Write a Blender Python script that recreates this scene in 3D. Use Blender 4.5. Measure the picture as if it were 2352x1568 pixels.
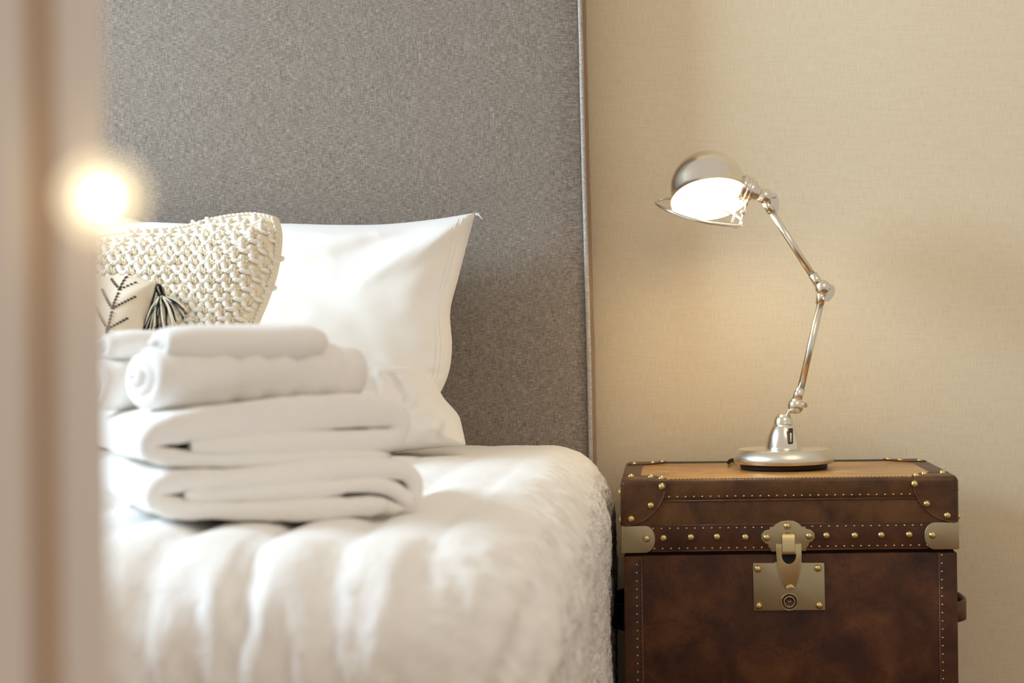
import bpy, bmesh, math, random
from mathutils import Vector, Matrix, noise
random.seed(7)
PI = math.pi
C = bpy.context.scene.collection
for o in list(bpy.data.objects):
    bpy.data.objects.remove(o)

# ------------------------------------------------------------------ camera
F = 4056.0; VX, VY = 1530.0, 755.0; ROLL = 0.0118; CZ = 0.86
cam_d = bpy.data.cameras.new('camera'); cam = bpy.data.objects.new('camera', cam_d); C.objects.link(cam)
cam.location = (0, 0, CZ)
cam.rotation_euler = (Matrix.Rotation(PI/2, 3, 'X') @ Matrix.Rotation(-ROLL, 3, 'Z')).to_euler()
cam_d.sensor_width = 36.0; cam_d.lens = F/2352*36
cam_d.shift_x = (1176-VX)/2352; cam_d.shift_y = (VY-784)/2352
cam_d.clip_start = 0.05
cam_d.dof.use_dof = True; cam_d.dof.focus_distance = 3.12; cam_d.dof.aperture_fstop = 4.2
bpy.context.scene.camera = cam

# ------------------------------------------------------------------ world, window light, exposure
wd = bpy.data.worlds.new('world'); bpy.context.scene.world = wd; wd.use_nodes = True
bg = wd.node_tree.nodes['Background']; bg.inputs[0].default_value = (1.0, 0.91, 0.81, 1); bg.inputs[1].default_value = 0.46

def area(name, loc, target, sx, sy, power, col):
    l = bpy.data.lights.new(name, 'AREA'); l.shape = 'RECTANGLE'; l.size = sx; l.size_y = sy
    l.energy = power; l.color = col
    o = bpy.data.objects.new(name, l); C.objects.link(o); o.location = loc
    o.rotation_euler = (Vector(target)-Vector(loc)).to_track_quat('-Z', 'Y').to_euler()
    return o
area('window_daylight', (-2.85, 2.08, 2.05), (-0.5, 2.95, 0.75), 1.1, 1.0, 84, (0.64, 0.83, 1.0))
area('ceiling_light', (0.9, 1.2, 2.5), (0.3, 3.2, 0.8), 0.9, 0.9, 6, (1.0, 0.80, 0.52))  # unseen warm fill, added to brighten the headboard and trunk top
vs = bpy.context.scene.view_settings
vs.view_transform = 'Standard'; vs.look = 'None'; vs.exposure = 0.40; vs.gamma = 1.0; vs.use_curve_mapping = False

# ------------------------------------------------------------------ helpers
CR, SR = math.cos(ROLL), math.sin(ROLL)
def W(px, py, y):
    u = (px-VX)/F; v = (VY-py)/F
    return Vector(((CR*u+SR*v)*y, y, CZ+(-SR*u+CR*v)*y))

def srgb(r, g, b):
    f = lambda c: (c/255/12.92) if c/255 <= 0.04045 else ((c/255+0.055)/1.055)**2.4
    return (f(r), f(g), f(b), 1)

class N:
    """small node-material helper"""
    def __init__(s, name, base=(0.8, 0.8, 0.8, 1), rough=0.6, metal=0.0, **kw):
        s.m = bpy.data.materials.new(name); s.m.use_nodes = True; s.t = s.m.node_tree
        s.b = s.t.nodes['Principled BSDF']
        s.b.inputs['Base Color'].default_value = base; s.b.inputs['Roughness'].default_value = rough
        s.b.inputs['Metallic'].default_value = metal
        for k, v in kw.items(): s.b.inputs[k.replace('_', ' ')].default_value = v
        s.nrm = None
    def n(s, typ, **kw):
        x = s.t.nodes.new(typ)
        for k, v in kw.items():
            if k in x.inputs: x.inputs[k].default_value = v
            else: setattr(x, k, v)
        return x
    def l(s, a, b): s.t.links.new(a, b)
    def coord(s, scale=(1, 1, 1), kind='Object', rot=(0, 0, 0)):
        tc = s.n('ShaderNodeTexCoord'); mp = s.n('ShaderNodeMapping'); mp.inputs['Scale'].default_value = scale
        mp.inputs['Rotation'].default_value = rot
        s.l(tc.outputs[kind], mp.inputs['Vector']); return mp.outputs[0]
    def noise(s, vec, scale=1.0, detail=2.0, rough=0.5, dist=0.0):
        x = s.n('ShaderNodeTexNoise'); x.inputs['Scale'].default_value = scale; x.inputs['Detail'].default_value = detail
        x.inputs['Roughness'].default_value = rough; x.inputs['Distortion'].default_value = dist
        s.l(vec, x.inputs['Vector']); return x.outputs['Fac']
    def ramp(s, fac, stops):
        x = s.n('ShaderNodeValToRGB'); e = x.color_ramp.elements
        e[0].position, e[0].color = stops[0]; e[1].position, e[1].color = stops[-1]
        for p, c in stops[1:-1]:
            q = e.new(p); q.color = c
        s.l(fac, x.inputs[0]); return x.outputs[0]
    def math(s, op, a, b):
        x = s.n('ShaderNodeMath', operation=op)
        for i, v in enumerate((a, b)):
            if isinstance(v, (int, float)): x.inputs[i].default_value = v
            else: s.l(v, x.inputs[i])
        return x.outputs[0]
    def mix(s, fac, a, b, mode='MIX'):
        x = s.n('ShaderNodeMix', data_type='RGBA', blend_type=mode)
        for i, v in ((0, fac), (6, a), (7, b)):
            if isinstance(v, (int, float, tuple)): x.inputs[i].default_value = v
            else: s.l(v, x.inputs[i])
        return x.outputs[2]
    def color(s, c): s.l(c, s.b.inputs['Base Color'])
    def bump(s, h, strength=0.3, dist=0.002):
        x = s.n('ShaderNodeBump'); x.inputs['Strength'].default_value = strength; x.inputs['Distance'].default_value = dist
        s.l(h, x.inputs['Height'])
        if s.nrm: s.l(s.nrm, x.inputs['Normal'])
        s.nrm = x.outputs[0]; s.l(s.nrm, s.b.inputs['Normal'])

M = {}
# wallpaper: woven streaks
k = N('wallpaper', srgb(222, 198, 160), 0.75)
h1 = k.noise(k.coord((850, 850, 40)), 1, 2); h2 = k.noise(k.coord((32, 32, 800)), 1, 2); h3 = k.noise(k.coord((9, 9, 9)), 1, 3)
hh = k.math('ADD', h1, k.math('MULTIPLY', h2, 0.55))
k.color(k.ramp(k.math('MULTIPLY', hh, 0.645), [(0.28, srgb(218, 201, 169)), (0.5, srgb(229, 214, 185)), (0.72, srgb(237, 224, 198))]))
k.bump(hh, 0.35, 0.0012); M['wall'] = k.m
# headboard melange linen
def linen(name, dark, mid, light, sc=1.0):
    k = N(name, mid, 0.9, **{'Sheen_Weight': 0.15})
    a = k.noise(k.coord((900*sc, 900*sc, 110*sc)), 1, 2, 0.6); b = k.noise(k.coord((90*sc, 90*sc, 1000*sc)), 1, 2, 0.6)
    c = k.noise(k.coord((40, 40, 40)), 1, 3)
    h = k.math('ADD', k.math('MULTIPLY', a, 0.42), k.math('MULTIPLY', b, 0.58))
    g = k.math('ADD', h, k.math('MULTIPLY', k.math('SUBTRACT', c, 0.5), 0.05))
    k.color(k.ramp(g, [(0.36, dark), (0.5, mid), (0.64, light)])); k.bump(h, 0.5, 0.0012); return k.m
M['linen'] = linen('grey_linen', srgb(100, 89, 78), srgb(132, 121, 109), srgb(167, 157, 146))
M['piping'] = linen('piping_linen', srgb(140, 132, 125), srgb(176, 168, 160), srgb(206, 200, 192))
M['gusset'] = linen('gusset_linen', srgb(98, 70, 45), srgb(140, 108, 76), srgb(160, 128, 92))
def cotton(name, col, rough=0.75, fine=900, crinkle=0.0, csc=40, cd=0.004):
    k = N(name, col, rough, **{'Sheen_Weight': 0.2})
    w = k.coord((1, 1, 1))
    if crinkle:
        k.bump(k.noise(w, csc, 5, 0.62, 1.2), crinkle, cd)
    k.bump(k.noise(w, fine, 2), 0.12, 0.0004); return k.m
M['pillow'] = cotton('pillow_cotton', srgb(236, 232, 226), 0.6)
M['duvet'] = cotton('duvet_cotton', srgb(246, 243, 238), 0.62, 700, 0.35, 26, 0.006)
M['towel'] = cotton('terry', srgb(248, 245, 241), 0.95, 420, 0.5, 170, 0.003)
M['mattress'] = cotton('mattress_cloth', srgb(225, 220, 212), 0.8)
M['dark_skirt'] = cotton('dark_skirt', srgb(52, 44, 38), 0.5, 700, 1.0, 45, 0.02)  # charcoal that paints in the shade beside the bed; the base shares it
# knit
k = N('wool_yarn', srgb(238, 230, 214), 0.85, **{'Sheen_Weight': 0.3})
wv = k.n('ShaderNodeTexWave'); wv.wave_type = 'BANDS'; wv.bands_direction = 'DIAGONAL'; wv.inputs['Scale'].default_value = 1.2
wv.inputs['Distortion'].default_value = 0.6
k.l(k.coord((2.2, 2.2, 1), 'UV'), wv.inputs['Vector']); k.bump(wv.outputs['Fac'], 0.5, 0.0012)
k.bump(k.noise(k.coord(), 1500, 2), 0.2, 0.0004); M['yarn'] = k.m
k = N('cream_yarn', srgb(240, 228, 202), 0.9)
k.bump(k.noise(k.coord((500, 500, 250)), 1, 2), 0.6, 0.002); M['yarn_base'] = k.m
k = N('cushion_weave', srgb(236, 222, 198), 0.9)
k.bump(k.noise(k.coord((900, 900, 120)), 1, 2), 0.5, 0.001); M['weave'] = k.m
M['black_yarn'] = N('black_yarn', srgb(22, 19, 19), 0.9).m
M['ink'] = N('dark_thread', srgb(62, 50, 46), 0.9).m
# leather
def leather(name, dark, mid, light, rough=0.42, sc=14):
    k = N(name, mid, rough, **{'Coat_Weight': 0.08, 'Coat_Roughness': 0.25, 'Specular_IOR_Level': 0.3})
    n1 = k.noise(k.coord((1, 1, 1)), sc, 4, 0.6, 0.4); n2 = k.noise(k.coord((1, 1, 1)), sc*22, 3, 0.6)
    f = k.math('ADD', k.math('MULTIPLY', n1, 0.8), k.math('MULTIPLY', n2, 0.2))
    k.color(k.ramp(f, [(0.30, dark), (0.5, mid), (0.70, light)]))
    v = k.n('ShaderNodeTexVoronoi'); v.inputs['Scale'].default_value = 700; k.l(k.coord(), v.inputs['Vector'])
    k.bump(v.outputs['Distance'], 0.25, 0.0004); return k.m
M['leather'] = leather('brown_leather', srgb(38, 17, 9), srgb(74, 39, 19), srgb(104, 63, 30))
M['leather_band'] = leather('band_leather', srgb(42, 20, 11), srgb(70, 37, 18), srgb(94, 55, 28), 0.38, 18)
M['leather_top'] = leather('tan_leather', srgb(146, 102, 48), srgb(178, 130, 68), srgb(198, 150, 86), 0.26, 12)  # same trunk leather, with the light on the lid top put into the colour
M['leather_lid'] = leather('lid_leather', srgb(50, 29, 14), srgb(84, 53, 26), srgb(108, 72, 38))
M['welt'] = leather('welt_leather', srgb(70, 42, 30), srgb(98, 64, 46), srgb(120, 84, 60), 0.35, 40)
M['black'] = N('black_rubber', srgb(12, 11, 11), 0.6).m
M['gap'] = N('dark_gap', srgb(14, 9, 7), 0.9).m
def metal(name, col, rough, aniso=0.0, brush=0):
    k = N(name, col, rough, 1.0)
    k.b.inputs['Anisotropic'].default_value = aniso
    if brush:
        k.bump(k.noise(k.coord((brush, brush, 12)), 1, 2), 0.08, 0.0003)
    return k.m
M['nickel'] = metal('brushed_nickel', (0.80, 0.75, 0.64, 1), 0.24)
M['nickel_base'] = metal('spun_nickel', (0.74, 0.69, 0.58, 1), 0.3, 0.6)
M['brass'] = metal('antique_brass', (0.42, 0.35, 0.22, 1), 0.42)
M['brass_hi'] = metal('polished_brass', (0.58, 0.47, 0.26, 1), 0.3)
M['gold'] = metal('gold_rivet', (0.72, 0.55, 0.24, 1), 0.28)
M['bronze'] = metal('dark_bronze', (0.10, 0.07, 0.045, 1), 0.4)
M['silver'] = metal('zip_metal', (0.85, 0.85, 0.85, 1), 0.3)
M['shade_in'] = N('white_enamel', srgb(250, 247, 238), 0.45).m
M['guard'] = metal('chrome_wire', (0.85, 0.82, 0.76, 1), 0.22)
def emis(name, col, st):
    k = N(name, (1, 1, 1, 1)); k.b.inputs['Emission Color'].default_value = col; k.b.inputs['Emission Strength'].default_value = st; return k.m
M['bulb'] = emis('lit_bulb', (1.0, 0.80, 0.52, 1), 30)
M['glow'] = emis('lit_globe', (1.0, 0.84, 0.55, 1), 6)
def halo_mat(name, col, st, tr):
    k = N(name); t = k.t; t.nodes.remove(k.b); o = [x for x in t.nodes if x.type == 'OUTPUT_MATERIAL'][0]
    a = t.nodes.new('ShaderNodeBsdfTransparent'); e = t.nodes.new('ShaderNodeEmission'); e.inputs[0].default_value = col; e.inputs[1].default_value = st
    m = t.nodes.new('ShaderNodeMixShader'); m.inputs[0].default_value = 1-tr
    t.links.new(a.outputs[0], m.inputs[1]); t.links.new(e.outputs[0], m.inputs[2]); t.links.new(m.outputs[0], o.inputs[0]); return k.m
M['frost'] = halo_mat('frosted_glass', (1.0, 0.82, 0.55, 1), 2.2, 0.70)  # see-through, faintly emissive: paints a soft halo around the glow
M['frost2'] = halo_mat('frosted_outer_glass', (1.0, 0.80, 0.52, 1), 1.2, 0.80)
M['jamb'] = N('pale_frame_paint', srgb(234, 222, 210), 0.5).m
M['jamb_tan'] = N('tan_seal', srgb(206, 180, 154), 0.6).m
k = N('oak_floor', srgb(150, 112, 76), 0.45)
k.color(k.ramp(k.noise(k.coord((3, 60, 3)), 1, 4), [(0.3, srgb(120, 86, 56)), (0.7, srgb(168, 128, 88))])); M['floor'] = k.m
M['plaster'] = N('white_plaster', srgb(226, 214, 196), 0.8).m

def worg(p):
    v = Vector((0, 0, 0))
    while p is not None:
        v += p.location; p = p.parent
    return v

class B:
    def __init__(s): s.v = []; s.f = []; s.uv = None
    def add(s, vs_, fs):
        k0 = len(s.v); s.v += [Vector(a) for a in vs_]; s.f += [tuple(i+k0 for i in f) for f in fs]; return s
    def build(s, name, mat, parent=None, smooth=True, kind=None, label=None):
        o0 = worg(parent)
        me = bpy.data.meshes.new(name); me.from_pydata([tuple(a-o0) for a in s.v], [], s.f); me.update()
        if s.uv:
            ul = me.uv_layers.new(name='uv')
            for lp in me.loops: ul.data[lp.index].uv = s.uv[lp.vertex_index]
        me.materials.append(M[mat] if isinstance(mat, str) else mat)
        if smooth:
            me.shade_smooth()
        o = bpy.data.objects.new(name, me); C.objects.link(o); o.parent = parent
        if kind: o['kind'] = kind
        if label: o['label'] = label
        return o
    # primitives
    def tube(s, pts, r, n=10, closed=False, cap=True):
        pts = [Vector(p) for p in pts]; m = len(pts)
        rr = r if isinstance(r, (list, tuple)) else [r]*m
        tan = []
        for i in range(m):
            a = pts[(i-1) % m] if closed or i > 0 else pts[0]; b = pts[(i+1) % m] if closed or i < m-1 else pts[-1]
            t = (b-a); tan.append(t.normalized() if t.length > 1e-9 else Vector((0, 0, 1)))
        up = Vector((0, 1, 0)) if abs(tan[0].y) < 0.9 else Vector((1, 0, 0))
        nn = (up-tan[0]*up.dot(tan[0])).normalized(); vs_ = []; fs = []
        for i in range(m):
            nn = (nn-tan[i]*nn.dot(tan[i])).normalized(); bb = tan[i].cross(nn)
            for j in range(n):
                a = 2*PI*j/n; vs_.append(pts[i]+(nn*math.cos(a)+bb*math.sin(a))*rr[i])
        for i in range(m if closed else m-1):
            i2 = (i+1) % m
            for j in range(n):
                j2 = (j+1) % n; fs.append((i*n+j, i*n+j2, i2*n+j2, i2*n+j))
        if cap and not closed:
            fs.append(tuple(range(n-1, -1, -1))); fs.append(tuple((m-1)*n+j for j in range(n)))
        return s.add(vs_, fs)
    def lathe(s, prof, center, axis=(0, 0, 1), n=48):
        """prof: list of (radius, height along axis); open ends unless r=0"""
        ax = Vector(axis).normalized(); q = ax.to_track_quat('Z', 'Y'); c = Vector(center); vs_ = []; fs = []; m = len(prof)
        for r, h in prof:
            for j in range(n):
                a = 2*PI*j/n; vs_.append(c+q @ Vector((max(r, 1e-5)*math.cos(a), max(r, 1e-5)*math.sin(a), h)))
        for i in range(m-1):
            for j in range(n):
                j2 = (j+1) % n; fs.append((i*n+j, i*n+j2, (i+1)*n+j2, (i+1)*n+j))
        return s.add(vs_, fs)
    def ell(s, c, ax, n1=12, n2=8):
        """ellipsoid, ax = 3 vectors (first is the long one)"""
        c = Vector(c); vs_ = []; fs = []
        for i in range(n2+1):
            th = PI*i/n2
            for j in range(n1):
                a = 2*PI*j/n1
                vs_.append(c+ax[0]*math.cos(th)+ax[1]*(math.sin(th)*math.cos(a))+ax[2]*(math.sin(th)*math.sin(a)))
                if s.uv is not None: s.uv.append((i/n2, j/n1))
        for i in range(n2):
            for j in range(n1):
                j2 = (j+1) % n1; fs.append((i*n1+j, (i+1)*n1+j, (i+1)*n1+j2, i*n1+j2))
        return s.add(vs_, fs)
    def bm(s, bm_):
        bm_.verts.index_update()
        s.add([v.co.copy() for v in bm_.verts], [tuple(v.index for v in f.verts) for f in bm_.faces]); bm_.free(); return s
    def box(s, a, b, bev=0.0, seg=3):
        a = Vector(a); b = Vector(b); bm_ = bmesh.new(); bmesh.ops.create_cube(bm_, size=1)
        for v in bm_.verts: v.co = Vector([(a[i]+b[i])/2+v.co[i]*(b[i]-a[i]) for i in range(3)])
        if bev: bmesh.ops.bevel(bm_, geom=list(bm_.edges), offset=bev, segments=seg, affect='EDGES', profile=0.5)
        return s.bm(bm_)
    def prism(s, pts2, y0, y1, bev=0.0, seg=2):
        """pts2: (x,z) outline, extruded from y0 (front, smaller y) to y1; front rim bevelled"""
        bm_ = bmesh.new(); fr = [bm_.verts.new((x, y0, z)) for x, z in pts2]; bk = [bm_.verts.new((x, y1, z)) for x, z in pts2]
        n = len(fr); f0 = bm_.faces.new(fr); bm_.faces.new(bk[::-1])
        for i in range(n): bm_.faces.new((fr[(i+1) % n], fr[i], bk[i], bk[(i+1) % n]))
        bmesh.ops.recalc_face_normals(bm_, faces=list(bm_.faces))
        if bev: bmesh.ops.bevel(bm_, geom=list(f0.edges), offset=bev, segments=seg, affect='EDGES', profile=0.5)
        return s.bm(bm_)

def flat_shade_sharp(o, ang=35):
    me = o.data
    try: me.set_sharp_from_angle(angle=math.radians(ang))
    except Exception: pass
    return o
def thing(name, label, cat, loc, group=None):
    o = bpy.data.objects.new(name, None); C.objects.link(o); o.location = loc; o.empty_display_size = 0.05
    o['label'] = label; o['category'] = cat
    if group: o['group'] = group
    return o
def tag(o, label, cat, group=None):
    o['label'] = label; o['category'] = cat
    if group: o['group'] = group
    return o
def inst(name, me, loc, parent, rot=None, scale=None):
    o = bpy.data.objects.new(name, me); C.objects.link(o); o.parent = parent; o.location = Vector(loc)-worg(parent)
    if rot: o.rotation_euler = rot
    if scale: o.scale = scale
    return o
def catmull(pts, n=8, closed=False):
    pts = [Vector(p) for p in pts]; m = len(pts); out = []
    rng = range(m) if closed else range(m-1)
    for i in rng:
        g = lambda k_: pts[k_ % m] if closed else pts[min(max(k_, 0), m-1)]
        p0, p1, p2, p3 = g(i-1), g(i), g(i+1), g(i+2)
        for j in range(n):
            t = j/n
            out.append(0.5*((2*p1)+(p2-p0)*t+(2*p0-5*p1+4*p2-p3)*t*t+(3*p1-p0-3*p2+p3)*t**3))
    if not closed: out.append(pts[-1])
    return out
def resample(pts, n):
    pts = [Vector(p) for p in pts]; L = [0]
    for a, b in zip(pts, pts[1:]): L.append(L[-1]+(b-a).length)
    out = []; j = 0
    for i in range(n+1):
        d = L[-1]*i/n
        while j < len(L)-2 and L[j+1] < d: j += 1
        t = (d-L[j])/max(L[j+1]-L[j], 1e-9); out.append(pts[j].lerp(pts[j+1], min(max(t, 0), 1)))
    return out
def seg_dist(p, a, b):
    ab = b-a; t = max(0, min(1, (p-a).dot(ab)/max(ab.length_squared, 1e-12))); return (p-(a+ab*t)).length, t

# ------------------------------------------------------------------ setting
YW = 3.42
def struct(o): o['kind'] = 'structure'; return o
struct(B().box((-3.0, YW, 0), (2.2, YW+0.1, 2.6)).build('wall_back', 'wall', None, False))
struct(B().box((-3.0, -0.6, -0.05), (2.2, YW, 0)).build('floor', 'floor', None, False))
wl = B()
wl.box((-3.1, -0.6, 0), (-3.0, YW+0.1, 1.45)); wl.box((-3.1, -0.6, 2.58), (-3.0, YW+0.1, 2.6))
wl.box((-3.1, -0.6, 1.45), (-3.0, 1.45, 2.58)); wl.box((-3.1, 2.7, 1.45), (-3.0, YW+0.1, 2.58))
struct(wl.build('wall_left', 'plaster', None, False))
struct(B().box((-3.0, YW-0.015, 0), (2.2, YW, 0.09), 0.003).build('baseboard_back', 'plaster', None, False))

# blurred door frame close to the camera
YD = 0.72
def DX(px): return W(px, 784, YD).x
dz0, dz1 = 0.0, 2.1
dr = bpy.data.objects.new('door_1', None); C.objects.link(dr); dr.location = (DX(-60), YD, 0); dr['kind'] = 'structure'
B().box((DX(-420), YD-0.004, dz0), (DX(60), YD+0.045, dz1), 0.003).build('door_casing', 'jamb', dr)
B().box((DX(60)-0.002, YD+0.006, dz0), (DX(128)+0.002, YD+0.04, dz1), 0.002).build('door_seal', 'jamb_tan', dr)
B().box((DX(128), YD, dz0), (DX(232), YD+0.012, dz1), 0.004).build('door_stop', 'jamb', dr)
gp = W(236, 455, YD-0.021)
g = thing('wall_light', 'small round glowing lamp, strongly blurred, on pale door frame at left edge', 'lamp', (gp.x-0.004, YD, gp.z))  # emissive balls and holder added to stand in for an unexplained warm glow
def gball(r, nm, mt): B().ell(gp, (Vector((0, 0, r)), Vector((r, 0, 0)), Vector((0, r, 0))), 32, 20).build(nm, mt, g)
gball(0.0058, 'bulb', 'glow'); gball(0.0115, 'inner_shade', 'frost'); gball(0.0190, 'outer_shade', 'frost2')  # core plus two emissive shells added to soften the glow's edge
B().lathe([(0, -0.001), (0.009, -0.001), (0.009, 0.003), (0.003, 0.004), (0.003, 0.015), (0, 0.015)], (gp.x, YD, gp.z), (0, -1, 0), 24).build('mount', 'brass', g)

# ------------------------------------------------------------------ headboard
YH = 3.29
hb = thing('headboard', 'tall grey-brown linen upholstered headboard with piped edge behind the bed', 'headboard', (-1.08, YH+0.05, 0))
def hbx(z):   # right edge, slightly bowed
    pts = [(-20, 1331), (400, 1341), (800, 1352), (1060, 1357), (1568, 1359)]
    py = VY-(z-CZ)/YH*F
    for (a, xa), (b, xb) in zip(pts, pts[1:]):
        if py <= b or b == 1568: return W(xa+(xb-xa)*(py-a)/(b-a) if py > -400 else 1329, py, YH).x
NZ, NX = 60, 70; v = []; f = []
for i in range(NZ+1):
    z = 0.12+(1.75-0.12)*i/NZ; xr = hbx(z)
    for j in range(NX+1):
        t = j/NX; x = -2.05+(xr+2.05)*t; d = min(xr-x, 0.08)
        puff = 0.010*(1-math.exp(-d/0.025))+0.003*noise.noise(Vector((x*3, 0, z*3)))*min(1, d/0.05)
        v.append((x, YH+0.004-puff, z))
for i in range(NZ):
    for j in range(NX):
        a = i*(NX+1)+j; f.append((a, a+1, a+NX+2, a+NX+1))
B().add(v, f).build('front_panel', 'linen', hb)
v = []; f = []
for i in range(NZ+1):
    z = 0.12+(1.75-0.12)*i/NZ; xr = hbx(z)
    for j in range(7):
        v.append((xr+0.004+0.005*math.sin(PI*j/6)+0.001*noise.noise(Vector((1, j, z*14))), YH+0.11*j/6, z))
for i in range(NZ):
    for j in range(6):
        a = i*7+j; f.append((a, a+1, a+8, a+7))
B().add(v, f).build('side_gusset', 'gusset', hb)
B().tube([(hbx(z)+0.0005+0.0006*noise.noise(Vector((0, 0, z*9))), YH-0.004, z) for z in [0.12+1.63*i/80 for i in range(81)]], 0.0042, 10).build('piping', 'piping', hb)
B().box((-2.05, YH+0.02, 0.1), (hbx(0.9)-0.004, YH+0.11, 1.74), 0.004).build('backing_board', 'gusset', hb)

# ------------------------------------------------------------------ bed base + mattress
XR = -0.101; YF = 1.64; ZT = CZ-0.207
bed = thing('bed', 'double bed with pale mattress and dark crumpled skirt under the white duvet', 'bed', (-1.08, 2.45, 0))
B().box((-1.98, YF+0.09, 0.34), (XR-0.06, YH-0.01, ZT-0.03), 0.05, 4).build('mattress', 'mattress', bed)
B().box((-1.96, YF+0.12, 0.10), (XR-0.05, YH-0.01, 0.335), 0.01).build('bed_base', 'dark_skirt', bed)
for lx in (-1.85, -0.25):
    for ly in (1.9, 3.15):
        B().box((lx-0.03, ly-0.03, 0), (lx+0.03, ly+0.03, 0.10), 0.004).build('leg', 'bronze', bed)
v = []; f = []; ns, nz = 130, 44  # dark sheet added where the duvet's lower side falls into shade
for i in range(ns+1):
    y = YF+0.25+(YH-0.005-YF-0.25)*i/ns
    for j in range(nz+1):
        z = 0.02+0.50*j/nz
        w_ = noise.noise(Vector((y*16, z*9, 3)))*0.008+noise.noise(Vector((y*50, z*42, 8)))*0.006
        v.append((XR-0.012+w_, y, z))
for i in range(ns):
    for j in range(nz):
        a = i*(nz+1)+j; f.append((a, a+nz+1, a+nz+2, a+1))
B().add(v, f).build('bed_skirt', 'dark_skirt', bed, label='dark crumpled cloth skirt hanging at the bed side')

# ------------------------------------------------------------------ duvet
RF = 0.125; RC = 0.09
cx1 = XR-RF-RC; cy0 = YF+RF+RC
def fold(d, r):
    q = r*PI/2
    if d <= 0: return d, 0.0, 0.0
    if d < q: return r*math.sin(d/r), -r*(1-math.cos(d/r)), d/r
    return r, -r-(d-q), PI/2
def ridged(p): return 1-2*abs(noise.noise(p))
def duvet_pt(a, b):
    nx = min(a, cx1); ny = max(b, cy0); dx, dy = a-nx, b-ny; d = math.hypot(dx, dy)
    ux, uy = (dx/d, dy/d) if d > 1e-9 else (0, 0)
    dd = max(0, d-RC)
    h, z, th = fold(dd, RF); hh_ = min(d, RC)+h
    p = Vector((nx+ux*hh_, ny+uy*hh_, ZT+z))
    nrm = Vector((ux*math.sin(th), uy*math.sin(th), math.cos(th))).normalized()
    foot = max(0.0, -uy)*min(1, dd/0.12); side = max(0.0, ux)*min(1, dd/0.10)
    # quilted channels along the bed
    ph = (a+0.233)/0.0865; fr = ph-math.floor(ph)
    puff = math.sqrt(max(0, 1-(2*fr-1)**2))
    ch = max(0, min(1, (-0.17-a)/0.10))*(1-0.75*max(0, min(1, (b-2.3)/0.8)))
    disp = 0.015*(puff-0.7)*ch*(1-0.25*foot)*(0.55+0.45*min(1, max(0, (3.1-b)/1.0)))
    disp += 0.005*noise.noise(Vector((a*5, b*4, 1)))
    disp += foot*(0.012*noise.noise(Vector((a*36, b*6, 5)))+0.008*noise.noise(Vector((a*62+b*20, b*15, 9)))+0.012*noise.noise(Vector((a*7, b*3, 2))))
    disp += side*(0.005*ridged(Vector((b*24, a*22, 4)))+0.005*ridged(Vector((b*60, a*50, 7)))+0.007*noise.noise(Vector((b*8, a*9, 11)))-0.004)
    disp += (1-foot)*(1-side)*0.0012*ridged(Vector((a*40, b*26, 3)))
    # flare of the foot corner
    disp += 0.03*foot*side
    # far end hump down to the headboard
    p += nrm*disp
    p.z -= 0.03*max(0, (b-3.18)/0.11)**2
    return p
na, nb = 230, 300; a0, a1 = -2.0, cx1+RC+RF*PI/2+0.36; b0, b1 = cy0-RC-RF*PI/2-0.36, YH-0.012
v = []; f = []
def amap(t): return a0+(a1-a0)*(1-(1-t)**1.7)     # denser toward the visible right side
for i in range(nb+1):
    b = b0+(b1-b0)*i/nb
    for j in range(na+1):
        v.append(duvet_pt(amap(j/na), b))
for i in range(nb):
    for j in range(na):
        a = i*(na+1)+j; f.append((a, a+1, a+na+2, a+na+1))
dv = B().add(v, f).build('duvet', 'duvet', None)
k = N('crinkled_cotton', srgb(246, 243, 238), 0.5)
vv = k.n('ShaderNodeTexVoronoi'); vv.inputs['Scale'].default_value = 62; vv.inputs['Randomness'].default_value = 1
wn = k.noise(k.coord(), 30, 3, 0.6, 1.5); cmb = k.n('ShaderNodeVectorMath', operation='ADD'); k.l(k.coord(), cmb.inputs[0]); sc_ = k.n('ShaderNodeVectorMath', operation='SCALE'); sc_.inputs['Scale'].default_value = 0.05
k.l(wn, sc_.inputs[0]); k.l(sc_.outputs[0], cmb.inputs[1]); k.l(cmb.outputs[0], vv.inputs['Vector'])
k.bump(vv.outputs['Distance'], 0.7, 0.006); k.bump(k.noise(k.coord(), 90, 4, 0.6, 2.0), 0.5, 0.003); dv.data.materials.append(k.m)
for p_ in dv.data.polygons:
    i_, j_ = divmod(p_.index, na)
    b_ = b0+(b1-b0)*i_/nb
    if amap(j_/na) > cx1+RC+0.112+0.04*max(0, (2.9-b_))+0.012*noise.noise(Vector((i_*0.07, 0, 0))): p_.material_index = 1
tag(dv, 'white channel-quilted duvet spread over the whole bed', 'duvet')
so = dv.modifiers.new('thick', 'SOLIDIFY'); so.thickness = 0.008; so.offset = -1

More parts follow.
